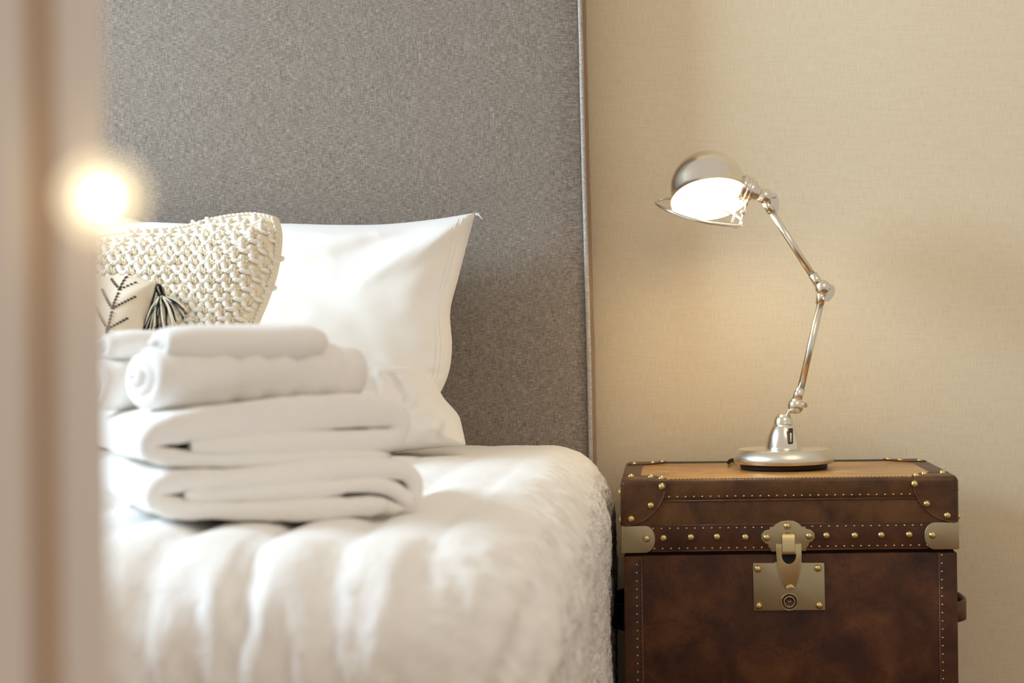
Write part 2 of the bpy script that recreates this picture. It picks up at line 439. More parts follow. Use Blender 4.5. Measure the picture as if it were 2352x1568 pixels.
# ------------------------------------------------------------------ pillows
def inflated(sides, yplane, T, Tb, D, folds, n=90, jitter=0.0, seed=0.0):
    """sides: top (l>r), right (t>b), bottom (l>r), left (t>b) in photo pixels, laid on a leaning plane of the scene"""
    S = [resample(catmull([Vector((x, y, 0)) for x, y in s_], 10), n) for s_ in sides]
    top, right, bot, left = S; ring = top+right+bot[::-1]+left[::-1]; ring = ring[::3]
    P = {}
    def surf(p, d):
        t = min(d/D, 1); b = T*(1-(1-t)**2)**0.6
        for (x0, y0, x1, y1, w_, h_) in folds:
            q, tt = seg_dist(Vector((p.x, p.y, 0)), Vector((x0, y0, 0)), Vector((x1, y1, 0)))
            b += h_*math.exp(-(q/w_)**2)*min(1, d/25)*(0.35+0.65*math.sin(PI*min(1, max(0, tt*0.9+0.05))))
        b += jitter*noise.noise(Vector((p.x*0.016, p.y*0.02, seed)))*min(1, d/30)
        return b
    vf = []; vb = []
    for i in range(n+1):
        for j in range(n+1):
            u, w = j/n, i/n
            p = (1-w)*top[j]+w*bot[j]+(1-u)*left[i]+u*right[i]-((1-u)*(1-w)*top[0]+u*(1-w)*top[n]+(1-u)*w*bot[0]+u*w*bot[n])
            d = min(seg_dist(p, ring[k_], ring[(k_+1) % len(ring)])[0] for k_ in range(0, len(ring))) if 0 < i < n and 0 < j < n else 0
            q = W(p.x, p.y, yplane(p.x, p.y)); b = surf(p, d)
            P[(i, j)] = (p, q, d)
            vf.append(q+Vector((0, -b, 0))); t = min(d/D, 1); vb.append(q+Vector((0, Tb*(1-(1-t)**2)**0.6, 0)))
    m = n+1; fs = []
    for i in range(n):
        for j in range(n):
            a = i*m+j; fs.append((a, a+m, a+m+1, a+1)); a += m*m; fs.append((a, a+1, a+m+1, a+m))
    # weld rims by stitching
    rim = [j for j in range(m)]+[i*m+n for i in range(1, m)]+[n*m+j for j in range(n-1, -1, -1)]+[i*m for i in range(n-1, 0, -1)]
    for k_ in range(len(rim)):
        a, b = rim[k_], rim[(k_+1) % len(rim)]; fs.append((a, b, b+m*m, a+m*m))
    bb = B().add([x+Vector((0, 0.0012, 0)) if i_ >= m*m else x for i_, x in enumerate(vf+vb)], fs)
    return bb, surf, P

def ypl(y_top, py_top, y_bot, py_bot):
    return lambda px, py: y_top+(y_bot-y_top)*(py-py_top)/(py_bot-py_top)

topP = [(190, 522), (320, 510), (480, 515), (640, 513), (760, 516), (880, 515), (1000, 503), (1092, 488)]
rightP = [(1092, 488), (1074, 555), (1052, 640), (1034, 715), (1038, 790), (1032, 850), (1012, 900), (985, 940)]
yp = ypl(3.19, 490, 3.02, 940)
foldsP = [(1082, 500, 850, 640, 26, 0.017), (1070, 505, 690, 560, 26, 0.010), (1070, 520, 980, 720, 22, -0.006), (1080, 502, 800, 585, 18, -0.008),
          (650, 540, 900, 530, 16, 0.007), (1000, 880, 900, 820, 14, 0.008), (1030, 800, 940, 760, 16, 0.006), (640, 600, 820, 560, 24, 0.008),
          (1020, 850, 960, 870, 8, -0.006), (860, 520, 885, 545, 7, 0.004), (720, 532, 780, 548, 7, 0.003)]
bb, surfP, PP = inflated([topP, rightP, [(200, 960), (600, 960), (985, 940)], [(190, 522), (200, 960)]], yp, 0.075, 0.05, 170, foldsP, 84, 0.003, 1)
pil = thing('pillow', 'large white pillow with zipped side seam standing against the headboard', 'pillow', W(640, 950, 3.0))
bb.build('cover', 'pillow', pil)
def on_surface(PP, n, j_off):  # a line a constant inset from the right rim
    out = []
    for i in range(2, n-1):
        p, q, d = PP[(i, n-j_off)]; out.append((p, q, d))
    return out
for off, r in ((2, 0.0007), (3, 0.0005)):
    B().tube([q+Vector((0, -surfP(p, d)-0.0006, 0)) for p, q, d in on_surface(PP, 84, off)], r, 6).build('seam', 'pillow', pil)
zp = W(1097, 492, 3.165)
zb = B(); zb.box(zp+Vector((-0.0035, -0.003, -0.003)), zp+Vector((0.0035, 0.003, 0.003)), 0.0012)
zb.tube([zp+Vector((0.001, -0.003, 0.001)), W(1108, 504, 3.16)], [0.0011, 0.0015], 8)
zb.build('zip_pull', 'silver', pil)

# lower pillow
foldsL = [(975, 835, 890, 850, 9, 0.012), (905, 850, 945, 905, 9, -0.010), (945, 905, 930, 925, 10, -0.008), (880, 850, 905, 870, 8, 0.010), (880, 845, 800, 870, 10, -0.006),
          (1010, 905, 985, 870, 7, -0.010), (1025, 960, 1012, 1000, 9, -0.008), (1040, 950, 1025, 1010, 9, 0.008), (990, 900, 960, 930, 10, 0.008), (870, 850, 885, 905, 8, -0.006), (1000, 925, 1040, 940, 8, 0.006)]
bb, sL, PL = inflated([[(560, 830), (700, 812), (790, 806), (880, 812), (975, 833)], [(975, 833), (1003, 880), (1018, 912), (1052, 952), (1062, 985), (1070, 1022)],
                      [(560, 1050), (800, 1050), (940, 1034), (1070, 1022)], [(560, 830), (560, 1050)]],
                     ypl(3.06, 800, 2.93, 1050), 0.085, 0.05, 95, [(a, b, c, d, e*1.1, h*1.6) for a, b, c, d, e, h in foldsL], 80, 0.012, 4)
tag(bb.build('pillow', 'pillow', None), 'crumpled white pillow lying low beneath the large zipped pillow', 'pillow')
# left pillow, mostly behind the door frame
bb, _, _ = inflated([[(-560, 505), (-200, 512), (60, 490), (180, 486), (262, 493), (335, 512)], [(335, 512), (320, 650), (300, 960)],
                     [(-560, 960), (300, 960)], [(-560, 505), (-560, 960)]], ypl(3.23, 490, 3.10, 960), 0.06, 0.03, 150,
                    [(250, 500, 330, 515, 10, 0.005)], 50, 0.006, 8)
tag(bb.build('pillow', 'pillow', None), 'white pillow at far left, only its top corner showing above the knitted cushion', 'pillow')

# ------------------------------------------------------------------ knitted cushion
def knit_depth(px, py): return 2.90+(2.72-2.90)*(py-490)/(800-490)
sidesK = [[(150, 560), (230, 540), (330, 528), (430, 518), (490, 502), (545, 492), (600, 489), (640, 500)],
          [(640, 500), (649, 545), (640, 620), (618, 690), (590, 760), (570, 850)], [(170, 860), (400, 870), (570, 850)], [(150, 560), (160, 700), (170, 860)]]
bb, sK, PK = inflated(sidesK, knit_depth, 0.07, 0.05, 130, [], 70, 0.004, 12)
cu = thing('cushion', 'cream chunky-knit cushion leaning in front of the white pillows', 'cushion', W(400, 850, 2.75), 'cushions on the bed')
bb.build('cover', 'yarn_base', cu)
ringK = []
for s_ in (sidesK[0], sidesK[1], sidesK[2][::-1], sidesK[3][::-1]):
    ringK += resample(catmull([Vector((x, y, 0)) for x, y in s_], 8), 24)
def inside(p, ring):
    c = False; m = len(ring)
    for i in range(m):
        a, b = ring[i], ring[(i+1) % m]
        if (a.y > p.y) != (b.y > p.y) and p.x < (b.x-a.x)*(p.y-a.y)/(b.y-a.y)+a.x: c = not c
    return c
def dring(p, ring): return min(seg_dist(p, ring[i], ring[(i+1) % len(ring)])[0] for i in range(len(ring)))
def kpt(px, py, lift=0.0):
    p = Vector((px, py, 0)); d = dring(p, ringK) if inside(p, ringK) else 0
    q = W(px, py, knit_depth(px, py)); return q+Vector((0, -sK(p, d)-lift, 0))
yb = B(); yb.uv = []; ys = B(); ys.uv = []
def lobe(bd, cx, cy, ln, wd, ang, thick, lift, flat=0.55):
    ca, sa = math.cos(ang), math.sin(ang)
    c = kpt(cx, cy, 0); e = kpt(cx+ca*ln/2*0.8, cy+sa*ln/2*0.8); s0 = kpt(cx-ca*ln/2*0.8, cy-sa*ln/2*0.8)
    a1_ = (e-s0)*0.62; w1 = kpt(cx-sa*wd/2, cy+ca*wd/2); w0 = kpt(cx+sa*wd/2, cy-ca*wd/2); a2_ = (w1-w0)*0.5
    for q_ in (a1_, a2_):
        lim = flat*math.hypot(q_.x, q_.z); q_.y = max(-lim, min(lim, q_.y))
    nm = a1_.cross(a2_)
    if nm.length < 1e-12: return
    nm.normalize()
    if nm.y > 0: nm = -nm
    bd.ell(c+nm*lift, (a1_, a2_, nm*thick), 10, 8)
row = 0; py = 496.0
while py < 800:
    off = 20.5 if row % 2 else 0
    for c_ in range(-1, 14):
        cx = 150+off+c_*41; rot = -0.0
        if cx > 470: cx = 470+(cx-470)*0.86
        cx += random.uniform(-1.5, 1.5); cy = py+random.uniform(-1.5, 1.5)-10*max(0, (cx-430)/200)**2
        p = Vector((cx, cy, 0))
        if not inside(p, ringK) or cx < 160: continue
        edge = dring(p, ringK)
        if edge < 6: continue
        rot = 0.5*max(0, min(1, (cx-470)/150))+random.uniform(-0.08, 0.08); k_ = 0.92+random.uniform(-0.06, 0.08)
        if edge < 14: k_ *= 0.9
        fl_ = 0.55 if edge > 34 else 0.2
        cr_, sr_ = math.cos(rot), math.sin(rot)
        def o_(x, y): return cx+(x*cr_-y*sr_)*k_, cy+(x*sr_+y*cr_)*k_
        x, y = o_(-9, -3); lobe(yb, x, y, 25*k_, 16*k_, math.radians(56)+rot, 0.0048, 0.0022, fl_)
        x, y = o_(10, -4); lobe(yb, x, y, 21*k_, 14.5*k_, math.radians(-52)+rot, 0.0044, 0.0020, fl_)
        x, y = o_(3, 7); lobe(yb, x, y, 28*k_, 11.5*k_, math.radians(-8)+rot, 0.0042, 0.0034, fl_)
        for sx in ((-3.5, 3.5) if edge > 30 else ()):
            x, y = o_(20.5+sx, 0); lobe(ys, x, y, 13*k_, 5*k_, math.radians(60 if sx < 0 else -60)+rot, 0.003, 0.0022)
            x, y = o_(20.5+sx, 7); lobe(ys, x, y, 11*k_, 5*k_, math.radians(60 if sx < 0 else -60)+rot, 0.003, 0.0018)
    py += 21.5; row += 1
# rim stitches
rimK = resample([p for p in ringK if True], 150)
for i, p in enumerate(rimK[:95]):
    q = p.lerp(Vector((420, 640, 0)), 0.035); t = rimK[min(i+1, 149)]-p
    lobe(yb, q.x, q.y, 16, 9, math.atan2(t.y, t.x)+0.3, 0.0046, 0.002, 0.15)
yb.build('chunky_stitches', 'yarn', cu, kind='stuff'); ys.build('fine_stitches', 'yarn_base', cu, kind='stuff')

# ------------------------------------------------------------------ small patterned cushion with tassel
def y2(px, py): return 2.70+(2.60-2.70)*(py-630)/(170)
sides2 = [[(20, 660), (120, 642), (230, 634), (300, 633), (352, 648), (362, 652)], [(362, 652), (348, 700), (334, 745), (318, 800)], [(20, 830), (180, 830), (318, 800)], [(20, 660), (20, 830)]]
bb, s2, P2 = inflated(sides2, y2, 0.045, 0.035, 80, [], 44, 0.002, 21)
c2 = thing('cushion', 'small cream cushion with dark stitched branch pattern and corner tassel', 'cushion', W(200, 820, 2.6), 'cushions on the bed')
bb.build('cover', 'weave', c2)
ring2 = []
for s_ in (sides2[0], sides2[1], sides2[2][::-1], sides2[3][::-1]):
    ring2 += resample(catmull([Vector((x, y, 0)) for x, y in s_], 8), 16)
def c2pt(px, py, lift=0.0):
    p = Vector((px, py, 0)); d = dring(p, ring2) if inside(p, ring2) else 0
    return W(px, py, y2(px, py))+Vector((0, -s2(p, d)-lift, 0))
br = B()
def dashes(x0, y0, x1, y1, w_=3.0, n=None):
    L = math.hypot(x1-x0, y1-y0); n = n or max(2, int(L/6.5)); ang = math.atan2(y1-y0, x1-x0)+0.35
    for i in range(n):
        t = (i+0.5)/n; cx, cy = x0+(x1-x0)*t, y0+(y1-y0)*t; h = L/n*0.38
        a = c2pt(cx-math.cos(ang)*h, cy-math.sin(ang)*h, 0.0006); b = c2pt(cx+math.cos(ang)*h, cy+math.sin(ang)*h, 0.0006)
        mid = c2pt(cx, cy, 0.0010); r = w_/1500
        br.tube([a, mid, b], [r*0.6, r, r*0.6], 8)
for seg in [(296, 634, 291, 664), (290, 672, 280, 706), (279, 714, 271, 752), (263, 640, 286, 661), (324, 648, 296, 663), (251, 664, 276, 704),
            (327, 681, 284, 706), (241, 702, 266, 750), (310, 730, 274, 753), (268, 758, 262, 775)]:
    dashes(*seg)
for (x, y) in ((291, 667), (280, 709), (269, 756)):
    br.ell(c2pt(x, y, 0.0004), (Vector((0.0034, 0, 0)), Vector((0, 0, 0.0038)), Vector((0, 0.0011, 0))), 10, 6)
br.build('embroidered_branch', 'ink', c2, kind='stuff', label='dark stitched branch motif')
B().tube([W(x, y, y2(x, y)-0.002) for x, y in [(362, 652), (355, 675), (348, 700), (341, 722), (334, 745), (318, 800)]], [0.0012, 0.0015, 0.0017, 0.0018, 0.002, 0.002], 8).build('cord_edging', 'black_yarn', c2)
# tassel
T0 = (362, 652)
ta = B(); yt = 2.64
def tp(px, py, dy=0): return W(px, py, yt-dy)
ta.ell(tp(367, 664), ((tp(371, 677)-tp(363, 652))*0.52, Vector((0.0062, 0, 0)), Vector((0, 0.006, 0))), 14, 10)
tas = ta.build('tassel', 'black_yarn', c2, label='black and cream yarn tassel')
bs, cs = B(), B()
for i in range(17):
    a = i/16*PI*2; off = Vector((math.cos(a)*0.006, -abs(math.sin(a))*0.0062-0.0004, 0))
    pts = [tp(363, 653)+off*0.2, tp(366, 662)+off*1.05, tp(371, 676)+off*0.8]
    (cs if i % 3 == 0 else bs).tube(pts, 0.0009, 6)
bs.tube([tp(370, 677)+Vector((math.cos(a)*0.0056, -math.sin(a)*0.006, 0.001*math.sin(2*a))) for a in [2*PI*i/16 for i in range(16)]], 0.0011, 6, True)
ends = [(333, 752), (341, 755), (349, 757), (356, 752), (363, 756), (370, 754), (378, 752), (386, 748), (392, 744), (399, 739), (406, 740), (412, 733), (418, 726), (424, 722), (425, 712)]
for i in range(74):
    t = random.random(); e0 = ends[min(int(t*15), 14)]; ex = e0[0]+random.uniform(-5, 5); ey = e0[1]+random.uniform(-9, 5); dy = random.uniform(0, 0.014)
    sx = 371+random.uniform(-4, 5)
    mx, my = (sx+ex)/2+(4 if ex > 380 else -3)+random.uniform(-3, 3), (678+ey)/2-5
    pts = catmull([tp(sx, 678, 0.002+dy*0.2), tp(mx, my, dy*0.8), tp(ex, ey, dy), tp(ex+random.uniform(-2, 2), ey+3, dy*0.9)], 4)
    (cs if i % 5 in (0, 2) else bs).tube(pts, 0.0011 if i % 2 else 0.0009, 6)
bs.build('black_strands', 'black_yarn', tas, kind='stuff'); cs.build('cream_strands', 'yarn_base', tas, kind='stuff', label='cream yarn strands')

# ------------------------------------------------------------------ towels
class Frame:
    """a towel's own frame: origin o, u along its length, v away from the camera, z up"""
    def __init__(s, px, py, y, deg):
        s.o = W(px, py, y); a = math.radians(deg); s.u = Vector((math.cos(a), math.sin(a), 0)); s.v = Vector((-math.sin(a), math.cos(a), 0))
    def to(s, px, py):        # photo pixel -> (u, w) on the front plane
        d = W(px, py, 1.0)-Vector((0, 0, CZ)); c = Vector((0, 0, CZ)); t = (s.o-c).dot(s.v)/d.dot(s.v); p = c+d*t-s.o
        return p.dot(s.u), p.z
    def P(s, u, v, w): return s.o+s.u*u+s.v*v+Vector((0, 0, w))
def ribbon(fr, path, thick, d0, d1, along='v', disp=None, n=14):
    """a strip of towelling: centre line 'path' in a plane, thickness, extruded between depths d0..d1 with soft rounded selvedges"""
    pts = path; m = len(pts); vs_ = []; fs = []; L = d1-d0
    prof = []
    for side, (z0, dirn) in enumerate(((d0, 1), (d1, -1))): pass
    K = 8
    for i in range(m):
        a = pts[max(i-1, 0)]; b = pts[min(i+1, m-1)]; tx, tw = b[0]-a[0], b[1]-a[1]; l = math.hypot(tx, tw) or 1; tx /= l; tw /= l
        nx, nw = -tw, tx; t = thick[i] if isinstance(thick, (list, tuple)) else thick
        e = min(i, m-1-i); t *= min(1, 0.45+0.2*e) if e < 3 else 1
        R = min(t/2, 0.0095); ring = []
        for s_ in (1, -1):
            for q in range(K+1):
                ang = PI/2*q/K if s_ == 1 else PI/2*(1-q/K)
                if s_ == 1: ring.append((t/2*math.sin(ang), d0+R*(1-math.cos(ang)) - 0))
            break
        # build loop: front selvedge round, then top surface, back round, bottom surface
        loop = []
        for q in range(K+1):
            ang = -PI/2+PI*q/K; loop.append((t/2*math.sin(ang), d0+R*(1-math.cos(ang))))
        for q in range(1, n): loop.append((t/2, d0+R+(L-2*R)*q/n))
        for q in range(K+1):
            ang = PI/2-PI*q/K; loop.append((t/2*math.sin(ang), d1-R*(1-math.cos(ang))))
        for q in range(1, n): loop.append((-t/2, d1-R-(L-2*R)*q/n))
        for off, dep in loop:
            U, Wd = pts[i][0]+nx*off, pts[i][1]+nw*off
            p = fr.P(U, dep, Wd) if along == 'v' else fr.P(dep, U, Wd)
            if disp: p = p+disp(p, U, dep, Wd, Vector((0, 0, 1)) if False else (fr.u*nx+Vector((0, 0, nw)) if along == 'v' else fr.v*nx+Vector((0, 0, nw)))*(1 if off > 0 else -1))
            vs_.append(p)
        k_ = len(loop)
    for i in range(m-1):
        for j in range(k_):
            j2 = (j+1) % k_; fs.append((i*k_+j, i*k_+j2, (i+1)*k_+j2, (i+1)*k_+j))
    fs.append(tuple(range(k_))); fs.append(tuple((m-1)*k_+j for j in range(k_-1, -1, -1)))
    return B().add(vs_, fs)
def pathpx(fr, pts, n=7):
    q = [fr.to(x, y) for x, y in pts]; return [(p.x, p.y) for p in catmull([Vector((a, b, 0)) for a, b in q], n)]
def soft(seed, amp=0.004, f1=16):
    return lambda p, U, dep, Wd, nn: nn*(amp*noise.noise(Vector((p.x*f1, p.y*f1, p.z*f1*1.5+seed)))+0.0012*noise.noise(p*90))
def lerp_thick(vals, m):
    out = []
    for i in range(m):
        t = i/(m-1)*(len(vals)-1); k_ = min(int(t), len(vals)-2); out.append(vals[k_]+(vals[k_+1]-vals[k_])*(t-k_))
    return out
TS = 1.83
fr1 = Frame(345, 1190, TS, 27)
def px(n_): return n_/F*TS
p1 = pathpx(fr1, [(425, 1136), (560, 1134), (720, 1124), (850, 1114), (905, 1122), (948, 1148), (960, 1128), (950, 1096), (915, 1080), (800, 1079), (640, 1095), (480, 1103), (390, 1112), (358, 1130), (366, 1156), (430, 1170), (600, 1172), (780, 1166), (893, 1160)])
th = [32, 36, 36, 38, 34, 28, 32, 38, 42, 42, 44, 44, 40, 36, 38, 40, 42, 46, 46]
tw = ribbon(fr1, p1, [px(a)*1.24 for a in lerp_thick(th, len(p1))], 0, 0.34, disp=soft(1))
tag(tw.build('towel', 'towel', None), 'large folded white bath towel at the bottom of the stack', 'towel', 'folded bath towels')
fr2 = Frame(325, 1072, TS+0.005, 27)
p2 = pathpx(fr2, [(440, 1026), (560, 1021), (720, 1016), (860, 1014), (905, 1008), (926, 988), (920, 962), (885, 946), (780, 946), (620, 960), (470, 976), (385, 990), (345, 1015), (352, 1042), (420, 1054), (600, 1058), (760, 1050), (900, 1046)])
th = [38, 44, 48, 48, 42, 36, 46, 58, 68, 70, 66, 54, 42, 36, 34, 34, 32, 30]
tw = ribbon(fr2, p2, [px(a)*1.22 for a in lerp_thick(th, len(p2))], 0, 0.33, disp=soft(5))
tag(tw.build('towel', 'towel', None), 'large folded white bath towel, second from the bottom of the stack', 'towel', 'folded bath towels')
# rolled towels: the roll's cross-section lies in (v, w), it runs along u
def roll_towel(px0, py0, y0, deg, length, hw, hh, turns, t, label, ribs=0, seed=0):
    fr = Frame(px0, py0, y0, deg); pts = []; m = int(26*turns)
    for i in range(m+1):
        a = i/m*turns*2*PI; k_ = (i/m)*0.86+0.14
        pts.append((hw*(1+k_*math.cos(-a+PI/2+2*PI*turns)), hh+k_*hh*0.88*math.sin(-a+PI/2+2*PI*turns)*1.0))
    def dsp(p, U, dep, Wd, nn):
        c = Vector((U-hw, Wd-hh, 0)); rr = c.length/hh
        e = min(dep, length-dep); squeeze = -(0.006 if dep < length/2 else 0.016)*math.exp(-max(0, e)/0.012)*min(1, rr)
        rad = (fr.v*(U-hw)+Vector((0, 0, Wd-hh))); rad = rad.normalized() if rad.length > 1e-6 else Vector((0, 0, 0))
        r_ = (ribs*(math.sin(dep/0.034*2*PI+0.8)) if ribs else 0)*max(0, min(1, (dep-0.05)/0.03))*max(0, min(1, rr-0.6))
        return rad*(squeeze+r_)+nn*(0.002*noise.noise(Vector((p.x*20, p.y*20, p.z*20+seed))))+fr.u*(-0.012*max(0, 1-rr)*(1 if dep < length/2 else -1))
    b = ribbon(fr, pts, t, 0, length, along='u', disp=dsp)
    return tag(b.build('towel', 'towel', None), label, 'towel', 'rolled towels')
roll_towel(368, 956, 1.86, 38, 0.255, 0.057, 0.0385, 2.6, 0.0150, 'rolled white hand towel with ribbed side under the small washcloth roll', 0.0060, 2)
roll_towel(388, 838, 1.87, 34, 0.188, 0.038, 0.0215, 2.3, 0.0105, 'small rolled white washcloth on top of the ribbed hand towel', 0.0, 7)
roll_towel(245, 957, 2.0, 36, 0.235, 0.052, 0.034, 2.6, 0.0125, 'white hand towel roll at left, half hidden by the blurred door frame', 0.0015, 11)
roll_towel(255, 832, 2.01, 34, 0.185, 0.032, 0.018, 2.3, 0.009, 'small washcloth roll at far left on the half hidden hand towel', 0.0, 15)

# ------------------------------------------------------------------ leather trunk
YT = 2.95; DT = 0.40
def G(px_, py_): p = W(px_, py_, YT); return p.x, p.z
xl = G(1430, 1270)[0]; xr_ = G(2200, 1262)[0]; xm = (xl+xr_)/2; HWD = (xr_-xl)/2
ztop = G(1812, 1101)[1]; zlid = G(1812, 1265)[1]
tr = thing('trunk', 'brown leather trunk nightstand with brass latch and riveted corners beside the bed', 'trunk', (xm, YT+DT/2, 0))
def L2(X, Y): return G(1690+X/6.03, 1170+Y/6.03)
B().box((xl+0.003, YT+0.004, 0.02), (xr_-0.003, YT+DT-0.004, zlid-0.004), 0.004, 3).build('body', 'leather', tr)
B().box((xl+0.006, YT+0.008, zlid-0.006), (xr_-0.006, YT+DT-0.008, zlid+0.003)).build('lid_gap', 'gap', tr)
lid = B().box((xl, YT, zlid), (xr_, YT+DT, ztop), 0.007, 4).build('lid', 'leather_lid', tr)
# top panel and bindings
sc = 1/1375.0
B().box((xl+0.030, YT+0.016, ztop-0.003), (xr_-0.030, YT+DT-0.03, ztop+0.0012), 0.001).build('top_panel', 'leather_top', tr)
zb1 = G(1812, 1147)[1]; cap = 0.074
fb = B()
fb.box((xl+0.05, YT-0.0014, zb1), (xr_-0.05, YT+0.02, ztop+0.0016), 0.006, 4)
fb.build('front_binding', 'leather_lid', tr)
for sx, nm in ((xl, 1), (xr_, -1)):
    a, b = sorted((sx-nm*0.0012, sx+nm*0.031))
    B().box((a, YT+0.02, ztop-0.03), (b, YT+DT-0.02, ztop+0.0022), 0.003, 3).build('side_binding', 'leather_band', tr)
B().box((xl+0.03, YT+DT-0.032, ztop-0.03), (xr_-0.03, YT+DT+0.001, ztop+0.0022), 0.002).build('rear_binding', 'black', tr)
# lid band with welt
zba, zbb = G(1812, 1203)[1], G(1812, 1262)[1]
B().box((xl+0.03, YT-0.0016, zbb), (xr_-0.03, YT+0.01, zba), 0.0012).build('lid_band', 'leather_band', tr)
for z in (zba, zbb, zb1):
    B().tube([(xl+0.05, YT-0.0012, z), (xr_-0.05, YT-0.0012, z)], 0.0011, 8).build('welt', 'welt', tr)
# body corner strips
for a, b, seam in ((G(1433, 1300)[0], G(1474, 1300)[0], 1), (G(2158, 1300)[0], G(2199, 1300)[0], 0)):
    B().box((a, YT+0.0016, 0.02), (b, YT+0.04, zlid-0.006), 0.0015).build('corner_strip', 'leather_band', tr)
    x = b if seam else a
    B().tube([(x, YT+0.003, 0.02), (x, YT+0.003, zlid-0.006)], 0.0013, 8).build('welt', 'welt', tr)
# corner caps: offset lid shell cut by a ball at each top corner
def boolean_cap(corner):
    bigger = B().box((xl-0.0028, YT-0.0030, zlid+0.0), (xr_+0.0028, YT+DT+0.0028, ztop+0.0032), 0.010, 6).build('corner_cap', 'leather_lid', None)
    bs_ = bpy.data.meshes.new('ball'); bm_ = bmesh.new(); bmesh.ops.create_icosphere(bm_, subdivisions=5, radius=cap)
    for v_ in bm_.verts: v_.co += Vector(corner)
    bm_.to_mesh(bs_); bm_.free(); ob = bpy.data.objects.new('ball', bs_); C.objects.link(ob)
    md = bigger.modifiers.new('b', 'BOOLEAN'); md.operation = 'INTERSECT'; md.object = ob; md.solver = 'EXACT'
    bpy.context.view_layer.update(); dg = bpy.context.evaluated_depsgraph_get()
    me = bpy.data.meshes.new_from_object(bigger.evaluated_get(dg)); o0 = worg(tr)
    for v_ in me.vertices: v_.co -= o0
    bpy.data.objects.remove(ob); bpy.data.objects.remove(bigger)
    me.shade_smooth(); o = bpy.data.objects.new('corner_cap', me); C.objects.link(o); o.parent = tr; flat_shade_sharp(o, 40)
    return o
for cxx in (xl, xr_):
    for cyy in (YT, YT+DT):
        boolean_cap((cxx, cyy, ztop))
        s_ = 1 if cxx == xl else -1; t_ = 1 if cyy == YT else -1
        # welted rims of the caps on front/back and top
        fy = cyy-0.0032*t_
        B().tube([(cxx+s_*cap*math.cos(a), fy, ztop-cap*math.sin(a)) for a in [0.07+(PI/2-0.12)*i/18 for i in range(19)]], 0.0014, 8).build('cap_welt', 'welt', tr)
        B().tube([(cxx+s_*cap*math.cos(a), cyy+t_*cap*math.sin(a), ztop+0.0032) for a in [0.07+(PI/2-0.12)*i/18 for i in range(19)]], 0.0012, 8).build('cap_welt', 'welt', tr)
# rivets (domed brass nails), shared mesh pointing to -y
rb = B().lathe([(0.0062, 0.0), (0.0060, 0.0014), (0.0050, 0.0032), (0.0034, 0.0045), (0.0016, 0.0051), (0, 0.0052)], (0, 0, 0), (0, -1, 0), 16)
rv = rb.build('rivet', 'gold', None); rme = rv.data; bpy.data.objects.remove(rv)
def rivet(x, z, y=YT-0.0016, rot=None, s_=1.0, loc=None):
    inst('rivet', rme, loc or (x, y, z), tr, rot, (s_, s_, s_))
for q in [(1524, 1235), (1587, 1233), (1647, 1232), (1712, 1233), (1898, 1229), (1963, 1229), (2024, 1228), (2088, 1227)]:
    rivet(*G(*q))
for q in [(1520, 1117), (1495, 1160), (1450, 1191), (2100, 1111), (2128, 1156), (2175, 1183)]:
    rivet(*G(*q), y=YT-0.0030)
up = (-PI/2, 0, 0)
for cxx, s_ in ((xl, 1), (xr_, -1)):
    for (dx, dy) in ((0.066, 0.014), (0.048, 0.046), (0.014, 0.064)):
        for cyy, t_ in ((YT, 1), (YT+DT, -1)):
            rivet(0, 0, rot=up, s_=0.9, loc=(cxx+s_*dx, cyy+t_*dy, ztop+0.003))
    for dz in (0.066, 0.020):
        for dy in (0.012, 0.05):
            rivet(0, 0, rot=(0, 0, -PI/2 if cxx == xl else PI/2), s_=0.9, loc=(cxx-s_*0.0026, YT+dy+ (0 if dz > 0.05 else 0.01), ztop-dz))
# small nails: rows only a few pixels wide, joined per row
def nail_row(pts, r=0.0017):
    b = B()
    for x, y, z in pts: b.lathe([(r*1.1, 0), (r, 0.0007), (r*0.6, 0.0013), (0, 0.0015)], (x, y, z), (0, -1, 0), 8)
    return b.build('nail_row', 'brass_hi', tr, kind='stuff')
def rowx(x0, x1, py_, yy, n): return [(G(x0+(x1-x0)*i/(n-1), py_-(x0+(x1-x0)*i/(n-1)-1812)*0.0118)[0], yy, G(1812, py_)[1]) for i in range(n)]
nail_row(rowx(1537, 2090, 1137.5, YT-0.0014, 30))
nail_row(rowx(1500, 1750, 1210, YT-0.0016, 14)); nail_row(rowx(1866, 2116, 1209, YT-0.0016, 14))
nail_row(rowx(1503, 1750, 1256, YT-0.0016, 14)); nail_row(rowx(1863, 2130, 1255, YT-0.0016, 15))
xn1 = G(1463, 1400)[0]; xn2 = G(2165, 1400)[0]
nail_row([(xn1, YT+0.0016, zlid-0.020-0.0138*i) for i in range(30)]); nail_row([(xn2, YT+0.0016, zlid-0.010-0.0138*i) for i in range(31)])
# stitching dashes
def stitch(a, b, n):
    a, b = Vector(a), Vector(b); bd = B()
    for i in range(n):
        p = a.lerp(b, (i+0.2)/n); q = a.lerp(b, (i+0.8)/n); bd.tube([p, q], 0.0005, 5)
    return bd.build('stitching', 'gap', tr, kind='stuff')
stitch((xl+0.08, YT+0.0135, ztop+0.0018), (xr_-0.08, YT+0.0135, ztop+0.0018), 62)
stitch((xn1+0.006, YT+0.0014, zlid-0.012), (xn1+0.006, YT+0.0014, 0.05), 50)
